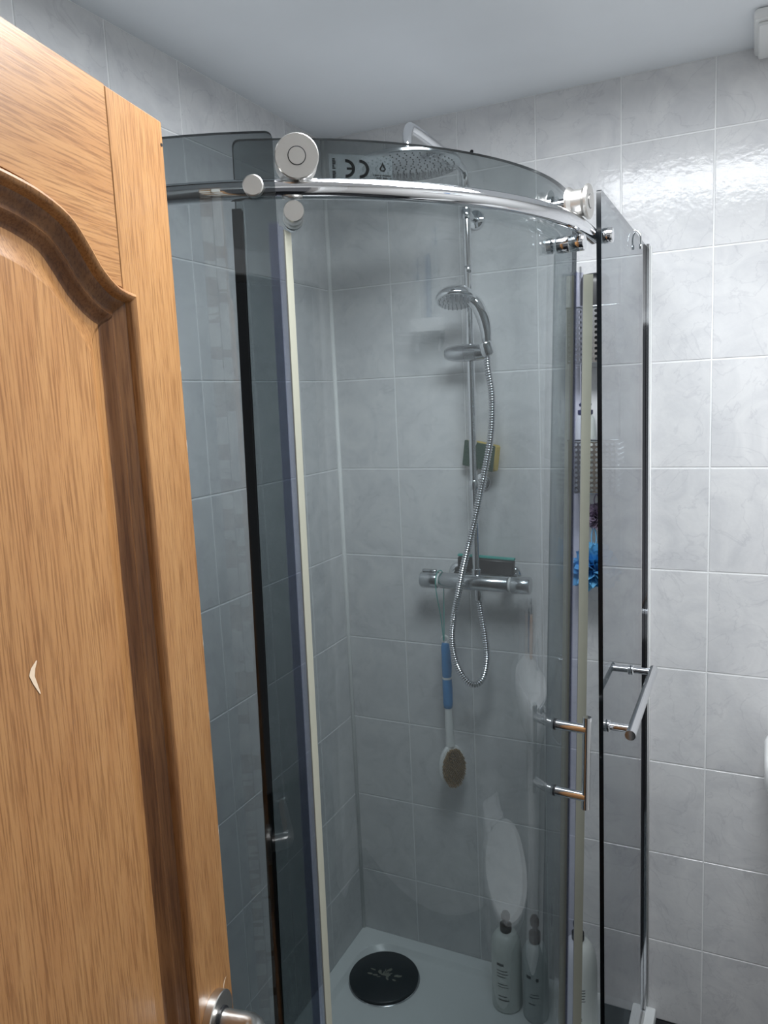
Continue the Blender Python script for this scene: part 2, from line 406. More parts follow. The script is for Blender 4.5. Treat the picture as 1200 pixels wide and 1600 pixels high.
# ------------------------------------------------------------------ shower tray
CX, CY = 0.284, -0.666
RP = 0.569       # fixed panels, middle of the glass
RR = 0.556       # rail
RD = 0.521       # sliding door
def quad_outline(x1, y1, r, x0=0.0, y0=0.0, rc=0.0, n=14, seg_in=6):
    """quadrant tray outline, walls at x0,y0; front corner radius r; returns ccw list"""
    P = []
    def arc(cx, cy, rr, a0, a1, k):
        for i in range(k + 1):
            a = math.radians(a0 + (a1 - a0) * i / k); P.append((cx + rr * math.cos(a), cy + rr * math.sin(a)))
    arc(x1 - r, y1 + r, r, -90, 0, n)
    arc(x1 - rc, y0 - rc, rc, 0, 90, seg_in)
    arc(x0 + rc, y0 - rc, rc, 90, 180, seg_in)
    arc(x0 + rc, y1 + rc, rc, 180, 270, seg_in)
    return P
tray = tag(empty('shower_tray', (0.45, -0.6, 0)), 'white low quadrant shower tray inside the smoked glass enclosure', 'shower tray')
TX, TY = 0.888, -1.275; RIM = 0.030
def ring(P, z): return [(x - 0.45, y + 0.6, z) for x, y in P]
o0 = quad_outline(TX, TY, 0.60, 0.001, -0.001, 0.002); 
rings_ = [ring(o0, 0.0), ring(o0, RIM - 0.006)]
rings_.append(ring(quad_outline(TX - .002, TY + .002, 0.60, 0.001, -0.001, 0.002), RIM - 0.001))
rings_.append(ring(quad_outline(TX - .006, TY + .006, 0.60, 0.001, -0.001, 0.002), RIM))
rings_.append(ring(quad_outline(TX - .062, TY + .062, 0.56, 0.040, -0.040, 0.085), RIM))
rings_.append(ring(quad_outline(TX - .065, TY + .065, 0.555, 0.043, -0.043, 0.085), RIM - 0.0025))
rings_.append(ring(quad_outline(TX - .072, TY + .072, 0.548, 0.050, -0.050, 0.083), RIM - 0.0150))
rings_.append(ring(quad_outline(TX - .080, TY + .080, 0.540, 0.058, -0.058, 0.082), RIM - 0.0190))
rings_.append(ring(quad_outline(TX - .25, TY + .25, 0.40, 0.13, -0.13, 0.10), RIM - 0.021))
mk('basin', *loft(rings_), 'acrylic', tray, smooth=True, auto=50)
TF = RIM - 0.021
dc = tag(empty('drain_cover', (0.147, -0.160, TF)), 'round black drain cover with pale scum at its centre', 'drain cover')
mk('disc', *lathe([(0.098, 0.002), (0.102, 0.005), (0.102, 0.010), (0.099, 0.0125), (0.0001, 0.0135)], seg=48), 'drain', dc, smooth=True, auto=40)
mk('waste_rim', *lathe([(0.104, 0.0002), (0.106, 0.001), (0.104, 0.0025), (0.090, 0.0025)], seg=48), 'dullchrome', dc, smooth=True, auto=50)
sv, sf = [], []
for k in range(26):
    a = random.uniform(0, 6.28); d = random.uniform(0.004, 0.05) ** 1.0; x, y = d * math.cos(a) + .002, d * .75 * math.sin(a)
    l, ww = random.uniform(.004, .010), random.uniform(.002, .0045); b = a + random.uniform(-.5, .5)
    p = [(x + l * math.cos(t) * math.cos(b) - ww * math.sin(t) * math.sin(b), y + l * math.cos(t) * math.sin(b) + ww * math.sin(t) * math.cos(b)) for t in (0, 1.05, 2.1, 3.14, 4.2, 5.2)]
    n = len(sv); sv += [(u_, v_, 0.0139) for u_, v_ in p] + [(x, y, 0.0152)]
    sf += [(n + i, n + (i + 1) % 6, n + 6) for i in range(6)]
tag(mk('scum', sv, sf, 'dirt', dc), kind='stuff')

# ------------------------------------------------------------------ shower enclosure (fixed part)
PT = 0.512 + Z0      # top of the fixed panels
DT = 0.519 + Z0      # top of the sliding door
RZ = 0.451 + Z0      # rail axis height
PB = RIM + 0.004
def pol(r, a, z=None):
    x, y = CX + r * math.cos(math.radians(a)), CY + r * math.sin(math.radians(a))
    return (x, y) if z is None else (x, y, z)
def pane(path, th, z0, z1, rstart=0.0, rend=0.0):
    """glass pane along a plan path (list of x,y,nx,ny with outward normal); rounded top corners"""
    S = [0.0]
    for a, b in zip(path, path[1:]): S.append(S[-1] + math.hypot(b[0] - a[0], b[1] - a[1]))
    Lh = S[-1]; V, Fc, fm = [], [], []
    def top(s):
        z = z1
        if rstart and s < rstart: z -= rstart - math.sqrt(max(0, rstart ** 2 - (rstart - s) ** 2))
        if rend and Lh - s < rend: z -= rend - math.sqrt(max(0, rend ** 2 - (rend - (Lh - s)) ** 2))
        return z
    for (x, y, nx, ny), s in zip(path, S):
        t = th / 2; zt = top(s)
        V += [(x + nx * t, y + ny * t, z0), (x + nx * t, y + ny * t, zt), (x - nx * t, y - ny * t, zt), (x - nx * t, y - ny * t, z0)]
    for i in range(len(path) - 1):
        for k in range(4):
            Fc.append((4 * i + k, 4 * i + (k + 1) % 4, 4 * i + 4 + (k + 1) % 4, 4 * i + 4 + k)); fm.append(0 if k in (0, 2) else 1)
    e = 4 * (len(path) - 1)
    Fc += [(0, 1, 2, 3), (e + 3, e + 2, e + 1, e)]; fm += [1, 1]
    return V, Fc, fm
def line_path(p, q, n, k=2, ends=()):
    ts = sorted(set([i / (k - 1) for i in range(k)] + list(ends)))
    return [(p[0] + (q[0] - p[0]) * t, p[1] + (q[1] - p[1]) * t, n[0], n[1]) for t in ts]
def arc_path(r, a0, a1, k, ends=()):
    A = sorted(set([a0 + (a1 - a0) * i / k for i in range(k + 1)] + list(ends)))
    return [(*pol(r, a), math.cos(math.radians(a)), math.sin(math.radians(a))) for a in A]
def add_pane(name, path, z0, z1, parent, rs=0, re=0, th=0.008, gm='glass_p'):
    V, Fc, fm = pane(path, th, z0, z1, rs, re)
    o = mk(name, V, Fc, None, parent, smooth=True, mats=[gm, 'glass_edge'], fmat=fm, auto=30); return o
enc = tag(empty('shower_enclosure', (0, 0, 0)), 'smoked glass quadrant enclosure with chrome rail and fixed side panels', 'shower enclosure')
AL = -59.4           # free edge of the left fixed panel
XP = CX + RP         # plane of the right fixed panel
YE = -0.612          # free edge of the right fixed panel
pL = line_path((0.012, CY - RP), (CX, CY - RP), (0, -1), 3)[:-1] + arc_path(RP, -90, AL, 14, (AL - 0.15, AL - 0.4, AL - 0.8))
lp = add_pane('fixed_panel', pL, PB, PT, enc, 0, 0.008)
tag(lp, 'curved smoked glass panel behind the oak door')
rp = add_pane('fixed_panel', line_path((XP, YE), (XP, -0.010), (1, 0), 2, (.002, .006, .012)), PB, PT + 0.009, enc, 0.006, 0)
tag(rp, 'flat smoked glass panel on the right, seen edge on')
# rail: along the left wall side and round the curve
rail_pts = [(0.004, CY - RR, RZ), (CX * 0.5, CY - RR, RZ)] + [pol(RR, a, RZ) for a in [-90 + 2.25 * i for i in range(41)]] + [(CX + RR, CY + 0.02, RZ), (CX + RR, YE + 0.022, RZ)]
rl = mk('rail', *tube(rail_pts, 0.0122, 20), 'chrome', enc, smooth=True, auto=60)
def bolt(name, o, d, r, h, parent, mat='satin'):
    return mk(name, *lathe([(r * .95, 0), (r, h * .06), (r, h * .9), (r * .9, h), (0.0001, h)], o, d, 28), mat, parent, smooth=True, auto=40)
aB = -61.9
rd = (math.cos(math.radians(aB)), math.sin(math.radians(aB)), 0)
bolt('rail_bolt', pol(RP + 0.0045, aB, RZ - 0.002), rd, 0.0122, 0.012, enc)
bolt('rail_bolt', (XP + 0.0045, YE + 0.016, RZ - 0.002), (1, 0, 0), 0.0125, 0.016, enc, 'chrome')
mk('rail_bolt_shank', *tube([(CX + RR - 0.006, YE + 0.016, RZ - 0.002), (XP - 0.0045, YE + 0.016, RZ - 0.002)], 0.009, 14), 'chrome', enc, smooth=True, auto=50)
# seal on the left panel's free edge: clear plastic clip and cream fin
def strip(name, plan, z0, z1, mat, parent):
    n = len(plan); V = [(x, y, z0) for x, y in plan] + [(x, y, z1) for x, y in plan]
    Fc = [tuple(range(n))[::-1], tuple(range(n, 2 * n))] + [(i, (i + 1) % n, n + (i + 1) % n, n + i) for i in range(n)]
    return mk(name, V, Fc, mat, parent)
def plan_rt(pts, a0, r0):
    """points given as (along the arc, radial) metres -> plan x,y"""
    return [pol(r0 + q, a0 + math.degrees(p / r0)) for p, q in pts]
SZ = 0.409 + Z0
strip('clear_seal', plan_rt([(-0.010, 0.0045), (0.0008, 0.0045), (0.0008, -0.0045), (-0.010, -0.0045), (-0.010, -0.0058), (0.0022, -0.0058), (0.0022, 0.0058), (-0.010, 0.0058)], AL, RP), PB, SZ, 'seal', enc)
strip('clear_seal_lip', plan_rt([(0.0023, 0.005), (0.0045, 0.004), (0.0075, -0.006), (0.006, -0.0065)], AL, RP), PB, SZ - .004, 'seal', enc)
strip('seal_fin', plan_rt([(0.0085, -0.006), (0.0165, -0.028), (0.0145, -0.0285), (0.0065, -0.0067)], AL, RP), PB, SZ - 0.006, 'fin', enc)
# wall channel of the right panel
ch = 0.011
strip('wall_profile', [(XP - ch, -0.0005), (XP - ch, -0.024), (XP - 0.0046, -0.024), (XP - 0.0046, -0.004), (XP + 0.0046, -0.004), (XP + 0.0046, -0.024), (XP + ch, -0.024), (XP + ch, -0.0005)], RIM, PT + 0.012, 'chrome', enc)
strip('wall_profile', [(0.0005, CY - RP - ch), (0.024, CY - RP - ch), (0.024, CY - RP - 0.0046), (0.004, CY - RP - 0.0046), (0.004, CY - RP + 0.0046), (0.024, CY - RP + 0.0046), (0.024, CY - RP + ch), (0.0005, CY - RP + ch)], RIM, PT + 0.01, 'chrome', enc)
mk('bead', *tube([(XP + ch + 0.002, -0.002, RIM + .002), (XP + ch + 0.002, -0.002, PT + 0.01)], 0.0020, 8), 'silicone', enc, smooth=True)
mk('bottom_bead', *tube([(XP + 0.006, YE, RIM + .002), (XP + 0.006, -0.03, RIM + .002)], 0.0035, 8), 'silicone', enc, smooth=True)
# towel bar on the outside of the right panel
TBX, TBZ = XP + 0.050, -0.424 + Z0
tb = mk('towel_bar', *tube([(TBX, -0.605, TBZ), (TBX, -0.245, TBZ)], 0.0095, 20), 'chrome', enc, smooth=True, auto=50)
for y in (-0.262, -0.575):
    mk('towel_bar_post', *tube([(XP + 0.0045, y, TBZ), (TBX, y, TBZ)], 0.0075, 16), 'chrome', tb, smooth=True, auto=50)
    mk('towel_bar_flange', *lathe([(0.0105, 0), (0.0115, 0.001), (0.0115, 0.004), (0.009, 0.0055)], (XP + 0.0046, y, TBZ), (1, 0, 0), 20), 'chrome', tb, smooth=True, auto=40)

# ------------------------------------------------------------------ sliding curved door
sd = tag(empty('sliding_door', (0, 0, 0)), 'curved smoked glass sliding door with rollers and a chrome handle', 'shower door', kind='thing')
AD0, YD1 = -65.0, -0.566
XD = CX + RD
pD = arc_path(RD, AD0, 0, 30, (AD0 + .15, AD0 + .4, AD0 + .8)) + [(XD, YD1 - 0.0, 1, 0)]
add_pane('glass_pane', pD, PB + 0.012, DT, sd, 0.008, 0.0, gm='glass')
def roller(a, y=None):
    d = Vector((math.cos(math.radians(a)), math.sin(math.radians(a)), 0)); cz = RZ + 0.0330
    c = Vector(pol(RR, a, cz))
    w_ = mk('roller', *lathe([(0.018, -0.0170), (0.0255, -0.0165), (0.0255, -0.0135), (0.0205, -0.0075), (0.0205, 0.0075), (0.0250, 0.0125), (0.0262, 0.0132), (0.0262, 0.0165), (0.0250, 0.0180), (0.0001, 0.0180)], c, d, 40), 'satin', sd, smooth=True, auto=35)
    mk('roller_cap', *lathe([(0.0108, 0.0175), (0.0108, 0.0178), (0.0098, 0.0178), (0.0098, 0.0187), (0.0001, 0.0189)], c, d, 32), 'satin', w_, smooth=True, auto=35)
    ringv = lathe([(0.0098, 0.01805), (0.0109, 0.01805), (0.0109, 0.0183), (0.0098, 0.0183)], c, d, 32)
    mk('cap_gap', *ringv, 'black', w_)
    mk('roller_axle', *tube([c + d * (-0.0171), c + d * (RD - RR + 0.0041)], 0.010, 16), 'chrome', sd, smooth=True, auto=50)
    bolt('roller_nut', c + d * (RD - RR - 0.0045), -d, 0.016, 0.010, sd, 'chrome')
roller(-56.6); roller(-3.6)
for a in (-57.2, -4.2):
    d = Vector((math.cos(math.radians(a)), math.sin(math.radians(a)), 0)); cz = RZ - 0.0275
    p = Vector(pol(RD, a, cz))
    mk('guide_pin', *lathe([(0.0125, 0.0045), (0.0128, 0.006), (0.0128, 0.024), (0.0124, 0.0245), (0.0128, 0.025), (0.0128, 0.045), (0.0118, 0.047), (0.0001, 0.047)], p, d, 28), 'satin' if a < -30 else 'chrome', sd, smooth=True, auto=40)
    bolt('guide_nut', p - d * 0.0045, -d, 0.012, 0.008, sd, 'chrome')
# seals on the right end
SX0 = YD1
SB = PB + .012
strip('clear_seal', [(XD + 0.0045, SX0 - 0.006), (XD + 0.0045, SX0 + 0.0006), (XD - 0.0045, SX0 + 0.0006), (XD - 0.0045, SX0 - 0.006), (XD - 0.0055, SX0 - 0.006), (XD - 0.0055, SX0 + 0.0018), (XD + 0.0055, SX0 + 0.0018), (XD + 0.0055, SX0 - 0.006)], SB, 0.40 + Z0, 'seal', sd)
strip('clear_seal_lip', [(XD + 0.0025, SX0 + 0.0020), (XD + 0.0125, SX0 + 0.018), (XD + 0.0112, SX0 + 0.0187), (XD + 0.001, SX0 + 0.0028)], SB, 0.40 + Z0, 'seal', sd)
strip('seal_fin', [(XD + 0.0127, SX0 + 0.0180), (XD + 0.0285, SX0 + 0.024), (XD + 0.0280, SX0 + 0.0256), (XD + 0.0113, SX0 + 0.0190)], SB, 0.397 + Z0, 'fin', sd)
# dark seal on the hidden left end of the door
strip('dark_edge_seal', [pol(RD + q_, AD0 + math.degrees(p_ / RD)) for p_, q_ in ((-0.004, 0.0060), (0.008, 0.0060), (0.008, 0.0043), (-0.0004, 0.0043), (-0.0004, -0.0043), (0.008, -0.0043), (0.008, -0.0060), (-0.004, -0.0060))], SB, RZ - 0.0135, 'darkseal', sd)
for o_ in [lp] + [c for c in enc.children if c.name.split('.')[0] in ('clear_seal', 'clear_seal_lip', 'seal_fin')]:
    for v in o_.data.vertices:
        a = -0.008 * (PT - v.co.z) / RD * max(0, min(1, (v.co.x - CX) / .25)); x, y = v.co.x - CX, v.co.y - CY
        v.co.x = CX + x * math.cos(a) - y * math.sin(a); v.co.y = CY + x * math.sin(a) + y * math.cos(a)
# pull handle
AH = -3.7
hd = Vector((math.cos(math.radians(AH)), math.sin(math.radians(AH)), 0))
hz0, hz1 = Z0 - 0.525, Z0 - 0.357
hb = Vector(pol(RD + 0.061, AH, 0))
h_o = mk('handle', *tube([hb + Vector((0, 0, hz0)), hb + Vector((0, 0, hz1))], 0.0072, 20), 'chrome', sd, smooth=True, auto=50)
for z in (-0.379 + Z0, -0.503 + Z0):
    p = Vector(pol(RD + 0.0042, AH, z))
    mk('handle_post', *tube([p, p + hd * 0.0565], 0.0085, 18), 'chrome', h_o, smooth=True, auto=50)
    mk('post_collar', *lathe([(0.0095, 0), (0.0098, 0.001), (0.0098, 0.003), (0.0086, 0.004)], p, hd, 20), 'black', h_o, smooth=True, auto=40)
# sticker on the inner face, print seen from behind
def S(px, py, lift=0.0):
    a = -51.8 + (px - 515) * 0.0939; z = 0.5040 - (py - 240) * 0.000786 + Z0
    return pol(RD - 0.0052 + lift, a, z)
def patch(name, quads, mat, parent, lift):
    V, Fc = [], []
    for poly in quads:
        n = len(V); V += [S(x, y, lift) for x, y in poly]; Fc.append(tuple(range(n, n + len(poly))))
    return mk(name, V, Fc, mat, parent)
cols = [514 + i * 9.95 for i in range(11)]
st = patch('sticker', [[(cols[i], 240), (cols[i + 1], 241), (cols[i + 1], 288), (cols[i], 288 if i else 272)] for i in range(10)], 'label', sd, 0)
tag(st, 'clear sticker with reversed CE mark on the glass')
def arc_band(cx, cy, r, wd, a0, a1, k=12):
    out = []
    for i in range(k):
        a, b = [math.radians(a0 + (a1 - a0) * t / k) for t in (i, i + 1)]
        out.append([(cx + r * math.cos(a), cy + r * math.sin(a)), (cx + r * math.cos(b), cy + r * math.sin(b)), (cx + (r - wd) * math.cos(b), cy + (r - wd) * math.sin(b)), (cx + (r - wd) * math.cos(a), cy + (r - wd) * math.sin(a))])
    return out
q = arc_band(539.5, 262, 14.3, 4.8, -94, 94) + [[(541, 260.2), (552, 260.2), (552, 263.8), (541, 263.8)]]      # reversed E
q += arc_band(561.5, 262, 14.3, 4.8, -94, 94)                                                                  # reversed C
dr_ = [(597.5 + sx * 5.2 * math.sqrt(max(0, 1 - t * t)) if t > 0 else 597.5 + sx * 5.2 * (1 + t) ** 1.3, 259.5 + (5.2 * t if t > 0 else 10.5 * t)) for sx, ts in ((1, [-1, -.8, -.6, -.4, -.2, 0, .3, .6, .85, 1]), (-1, [.85, .6, .3, 0, -.2, -.4, -.6, -.8])) for t in ts]
ce = [(597.5 + (x - 597.5) * .48, 260.2 + (y - 260.2) * .5) for x, y in dr_]
n_ = len(dr_)
q += [[dr_[i], dr_[(i + 1) % n_], ce[(i + 1) % n_], ce[i]] for i in range(n_)]
for row, (a, b) in enumerate(((582, 611), (587, 611), (592, 611))):
    x = a
    while x < b - 1:
        wdt = random.uniform(.9, 1.9); y = 269.6 + row * 4.0
        if random.random() < .86: q.append([(x, y + random.uniform(-.5, .2)), (min(b, x + wdt), y + random.uniform(-.5, .2)), (min(b, x + wdt), y + 2.0), (x, y + 2.0)])
        x += wdt + .45
for k in range(14):
    y = 247 + k * 2.4
    if random.random() < .85: q.append([(519, y), (519 + random.uniform(2.4, 5.5), y), (519 + random.uniform(2.4, 5.5), y + 1.7), (519, y + 1.7)])
tag(patch('print', q, 'print', st, 0.0004), kind='stuff')

# the door hangs slightly out of plumb: its foot sits a little further in
for o_ in [d_ for c_ in sd.children for d_ in [c_] + list(c_.children)]:
    for v in o_.data.vertices: v.co.x -= 0.022 * (DT - v.co.z)
# hook hung over the right panel
hkY = -0.185
hk = tag(empty('glass_hook', (XP, hkY, PT + 0.007)), 'small chrome hook over the top edge of the right glass panel', 'hook')
hp = smooth_path([(-0.014, -0.004, -0.020), (-0.0135, -0.002, -0.010), (-0.010, 0, 0.002), (0, 0, 0.009), (0.009, 0, 0.003), (0.0125, 0, -0.008), (0.0125, 0, -0.024)], 6)
mk('wire', *tube(hp, 0.0019, 10), 'chrome', hk, smooth=True)
mk('tip', *lathe([(0.0022, 0), (0.0034, -.002), (0.0034, -.007), (0.002, -.009)], (-0.014, -0.004, -0.018), (0, 0, 1), 12), 'chrome', hk, smooth=True)
mk('tip', *lathe([(0.0022, 0), (0.0036, -.002), (0.0036, -.009), (0.002, -.011)], (0.0125, 0, -0.020), (0, 0, 1), 12), 'chrome', hk, smooth=True)

# ------------------------------------------------------------------ oak door
door = empty('door_1', (0.5422, -1.3132, 0.0), math.atan2(-0.9787, 0.2054))
tag(door, 'open oak door with arched raised panel at the left', 'door', kind='structure')
DW, DTOP, DB = 0.762, 1.9816, 0.006
def dbox(u0, u1, y0, y1, v0, v1, b=0.0015): return bevbox(u0, u1, y0, y1, v0, v1, b)
mk('core', *dbox(0.0006, DW - .0006, -0.040, -0.0185, DB, DTOP - .0006, 0.001), 'oak_v', door)
mk('stile', *dbox(0, 0.100, -0.018, 0, DB, DTOP), 'oak_v', door)
mk('stile', *dbox(DW - 0.100, DW, -0.018, 0, DB, DTOP), 'oak_p', door)
half = [(0.089, 1.801), (0.107, 1.803), (0.122, 1.807), (0.140, 1.818), (0.155, 1.833), (0.170, 1.847), (0.185, 1.856), (0.207, 1.863), (0.235, 1.868), (0.290, 1.872), (0.381, 1.874)]
hs = [Vector((x, y, 0)) for x, y in half]; hs = smooth_path(hs, 4)
arch = [(p.x, p.y) for p in hs]; arch += [(DW - x, y) for x, y in arch[-2::-1]]
# top rail: arched underside
rail_poly = [(0.1002, DTOP)] + [(max(0.1002, min(DW - 0.1002, x)), y + 0.004) for x, y in arch] + [(DW - 0.1002, DTOP)]
mk('top_rail', *extrude_poly(rail_poly, -0.018, -0.0004), 'oak_h', door)
VL = 0.86
mk('lock_rail', *dbox(0.1002, DW - 0.1002, -0.018, -0.0004, 0.66, VL), 'oak_h', door)
mk('bottom_rail', *dbox(0.1002, DW - 0.1002, -0.018, -0.0004, DB, 0.22), 'oak_h', door)
def offset(P, d):
    n = len(P); out = []
    for i in range(n):
        a, b, c = Vector(P[i - 1]), Vector(P[i]), Vector(P[(i + 1) % n])
        e1, e2 = (b - a).normalized(), (c - b).normalized()
        n1, n2 = Vector((e1.y, -e1.x)), Vector((e2.y, -e2.x)); k = (n1 + n2)
        k = k / max(0.35, (1 + n1.dot(n2))); c_ = b + k * d; out.append((max(0.089 + d, min(DW - 0.089 - d, c_.x)), c_.y))
    return out
MOULD = [(0.000, -0.003), (0.000, 0.004), (0.0018, 0.0078), (0.0045, 0.0094), (0.0072, 0.0084), (0.0092, 0.0050), (0.0102, 0.0008), (0.0150, -0.0022), (0.0190, -0.0068), (0.0205, -0.0072), (0.0235, -0.0056), (0.0265, -0.0076), (0.0300, -0.0130), (0.0340, -0.0145)]
def moulded(P, nm, field=None):
    rings = [[(x, h, y) for x, y in offset(P, t)] for t, h in MOULD]
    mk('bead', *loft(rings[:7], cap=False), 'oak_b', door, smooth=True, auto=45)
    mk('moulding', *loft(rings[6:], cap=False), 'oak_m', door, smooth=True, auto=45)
    inner = field or offset(P, 0.0625); o1 = offset(P, 0.0335); o2 = offset(P, 0.0385)
    lerp = lambda t: [(a[0] + (b[0] - a[0]) * t, a[1] + (b[1] - a[1]) * t) for a, b in zip(o2, inner)]
    rings = [[(x, h, y) for x, y in Q] for Q, h in ((o1, -.0146), (o2, -.0148), (lerp(.10), -.0144), (lerp(.45), -.0112), (lerp(.80), -.0078), (lerp(.95), -.0062), (inner, -.0060))]
    V, Fc = loft(rings, cap=False); n = len(rings[0]); Fc.append(tuple(range((len(rings) - 1) * n, len(rings) * n)))
    mk(nm, V, Fc, 'oak_p', door, smooth=True, auto=50)
topP = [(0.089, VL)] + [(0.089, VL + (1.801 - VL) * t) for t in (.25, .5, .75)] + arch + [(DW - 0.089, VL + (1.801 - VL) * t) for t in (.75, .5, .25)] + [(DW - 0.089, VL)]
fh = smooth_path([Vector((x, y, 0)) for x, y in [(0.1505, 1.744), (0.156, 1.750), (0.161, 1.756), (0.167, 1.763), (0.174, 1.771), (0.183, 1.780), (0.195, 1.790), (0.212, 1.799), (0.240, 1.808), (0.290, 1.815), (0.381, 1.818)]], 4)
farch = [(p.x, p.y) for p in fh]; farch += [(DW - x, y) for x, y in farch[-2::-1]]
vb0, vb1 = VL + 0.0625, 1.744
topF = [(0.1505, vb0)] + [(0.1505, vb0 + (vb1 - vb0) * t) for t in (.25, .5, .75)] + farch + [(DW - 0.1505, vb0 + (vb1 - vb0) * t) for t in (.75, .5, .25)] + [(DW - 0.1505, vb0)]
moulded(topP, 'raised_panel', topF)
moulded([(0.089, 0.22), (0.089, 0.66), (DW - 0.089, 0.66), (DW - 0.089, 0.22)], 'raised_panel')
# lever handle
dh = empty('handle_set', (0.050, 0.0, 1.006)); dh.parent = door
lev = mk('rose', *lathe([(0.0300, 0.0002), (0.0300, 0.009), (0.0290, 0.0100), (0.0001, 0.0105)], (0, 0, 0), (0, 1, 0), 36), 'satin', dh, smooth=True, auto=40)
neck = [(0, 0.0106, 0), (0, 0.030, 0), (0, 0.042, 0), (0.003, 0.050, 0), (0.010, 0.0545, 0), (0.020, 0.056, 0), (0.060, 0.056, 0), (0.105, 0.056, 0), (0.112, 0.055, 0)]
mk('lever', *tube(smooth_path(neck, 4), 0.0120, 20), 'satin', dh, smooth=True, auto=50)
mk('neck_ring', *lathe([(0.0145, 0.0101), (0.0145, 0.0128), (0.0124, 0.0135)], (0, 0, 0), (0, 1, 0), 24), 'black', dh, smooth=True, auto=40)
# scuff on the panel, pale nick by the handle, hole in the stile
def ribbon(name, pts, wd, y, mat, parent):
    V, Fc = [], []
    n = len(pts)
    for i, (u_, v_) in enumerate(pts):
        t = wd * math.sin(math.pi * (i + .3) / (n - .4)); V += [(u_ - t, y, v_ - t * .4), (u_ + t, y, v_ + t * .4)]
    for i in range(n - 1): Fc.append((2 * i, 2 * i + 1, 2 * i + 3, 2 * i + 2))
    return mk(name, V, Fc, mat, parent)
M['scuff'] = plain('pale_scuff', (0.74, 0.58, 0.42), 0.6)
ribbon('scuff_mark', [(0.262, 1.503), (0.267, 1.498), (0.269, 1.493), (0.266, 1.485), (0.262, 1.476)], 0.003, -0.0056, 'scuff', door)
ribbon('scuff_mark', [(0.010, 1.028), (0.014, 1.029), (0.018, 1.027), (0.0205, 1.023), (0.021, 1.019)], 0.0012, 0.0003, 'scuff', door)
mk('nail_hole', *lathe([(0.0018, 0), (0.0018, .0003), (0.0001, .0003)], (0.004, 0.0001, 1.958), (0, 1, 0), 10), 'black', door)

# ------------------------------------------------------------------ shower riser with rain head, valve, hand shower
RX = 0.4385; RY = -0.075
rs = tag(empty('shower_riser', (RX, 0, 1.2)), 'chrome shower column with rain head and bar valve on the tiled wall', 'shower')
def L_(p): return (p[0] - RX, p[1], p[2] - 1.2)
def rpart(name, vf, mat, smooth=True, auto=45, parent=None):
    V = [L_(v) for v in vf[0]]; return mk(name, V, vf[1], mat, parent or rs, smooth=smooth, auto=auto)
HX, HY = 0.434, -0.420
ztop = 0.742 + Z0
arm = smooth_path([(RX, RY, 1.215), (RX, RY, 1.7), (RX, RY, 2.12), (RX, RY, ztop - 0.035), (RX - .0005, RY - 0.010, ztop - 0.008), (RX - .001, RY - 0.038, ztop + 0.002), (RX - .002, -0.25, ztop + 0.008), (HX, HY + 0.035, ztop + 0.010), (HX, HY + 0.010, ztop + 0.003), (HX, HY, ztop - 0.020), (HX, HY, 0.688 + Z0)], 8)
rpart('riser_pipe', tube(arm, 0.0102, 16), 'chrome')
hz = 0.672 + Z0
rpart('rain_head', lathe([(0.0135, 0.030), (0.0145, 0.020), (0.020, 0.014), (0.060, 0.009), (0.104, 0.0065), (0.109, 0.003), (0.109, -0.002), (0.106, -0.004), (0.0001, -0.0045)], (HX, HY, hz), (0, 0, 1), 48), 'dullchrome')
nz = []
for rr, k in ((0.012, 6), (0.026, 12), (0.040, 18), (0.054, 24), (0.068, 30), (0.082, 36), (0.095, 40)):
    for i in range(k):
        a = 2 * math.pi * i / k + rr * 30; nz.append(lathe([(0.0016, -0.0046), (0.0014, -0.0054), (0.0001, -0.0056)], (HX + rr * math.cos(a), HY + rr * math.sin(a), hz), (0, 0, 1), 6))
tag(rpart('nozzle', join(*nz), 'rubber', smooth=False, auto=None), kind='stuff')
# wall brackets
for zb in (2.135, 1.462):
    wb = rpart('wall_bracket', tube([(RX, RY, zb), (RX, -0.006, zb)], 0.0095, 16), 'chrome')
    rpart('bracket_flange', lathe([(0.024, 0), (0.0245, 0.004), (0.022, 0.010), (0.012, 0.014)], (RX, 0, zb), (0, -1, 0), 28), 'chrome', parent=wb)
    rpart('bracket_collar', lathe([(0.0125, -0.012), (0.0135, -0.010), (0.0135, 0.010), (0.0125, 0.012)], (RX, RY, zb), (0, 0, 1), 20), 'chrome', parent=wb)
rpart('riser_joint', lathe([(0.0094, -0.010), (0.0110, -0.008), (0.0110, 0.008), (0.0094, 0.010)], (RX, RY, 2.003), (0, 0, 1), 20), 'chrome')
# bar valve
VZ = -0.293 + Z0; VY = -0.085
vb_ = rpart('valve_body', lathe([(0.0205, 0.340), (0.0215, 0.341), (0.0215, 0.528), (0.0205, 0.529)], (0, VY, VZ), (1, 0, 0), 32), 'dullchrome')
for a, b, sgn in ((0.2845, 0.332, 1), (0.537, 0.586, -1)):
    rpart('temperature_knob' if sgn == 1 else 'flow_knob', lathe([(0.0205, a), (0.0228, a + .003), (0.0228, b - .002), (0.0215, b)] if sgn == 1 else [(0.0215, a), (0.0228, a + .002), (0.0228, b - .003), (0.020, b), (0.0001, b + .0005)], (0, VY, VZ), (1, 0, 0), 24), 'dullchrome', parent=vb_)
for a in (0.333, 0.530): rpart('knob_ring', lathe([(0.0190, a), (0.0190, a + 0.006)], (0, VY, VZ), (1, 0, 0), 24), 'white', parent=vb_)
rpart('knob_tab', bevbox(0.288, 0.330, VY - .006, VY + .006, VZ + .0222, VZ + .0285, .002), 'dullchrome', parent=vb_)
for x in (0.365, 0.511):
    vi = rpart('valve_inlet', tube([(x, VY + .018, VZ + .004), (x, -0.010, VZ + .004)], 0.014, 18), 'chrome')
    rpart('inlet_flange', lathe([(0.031, 0), (0.0315, 0.005), (0.027, 0.012), (0.016, 0.016)], (x, 0, VZ + .004), (0, -1, 0), 28), 'chrome', parent=vi)
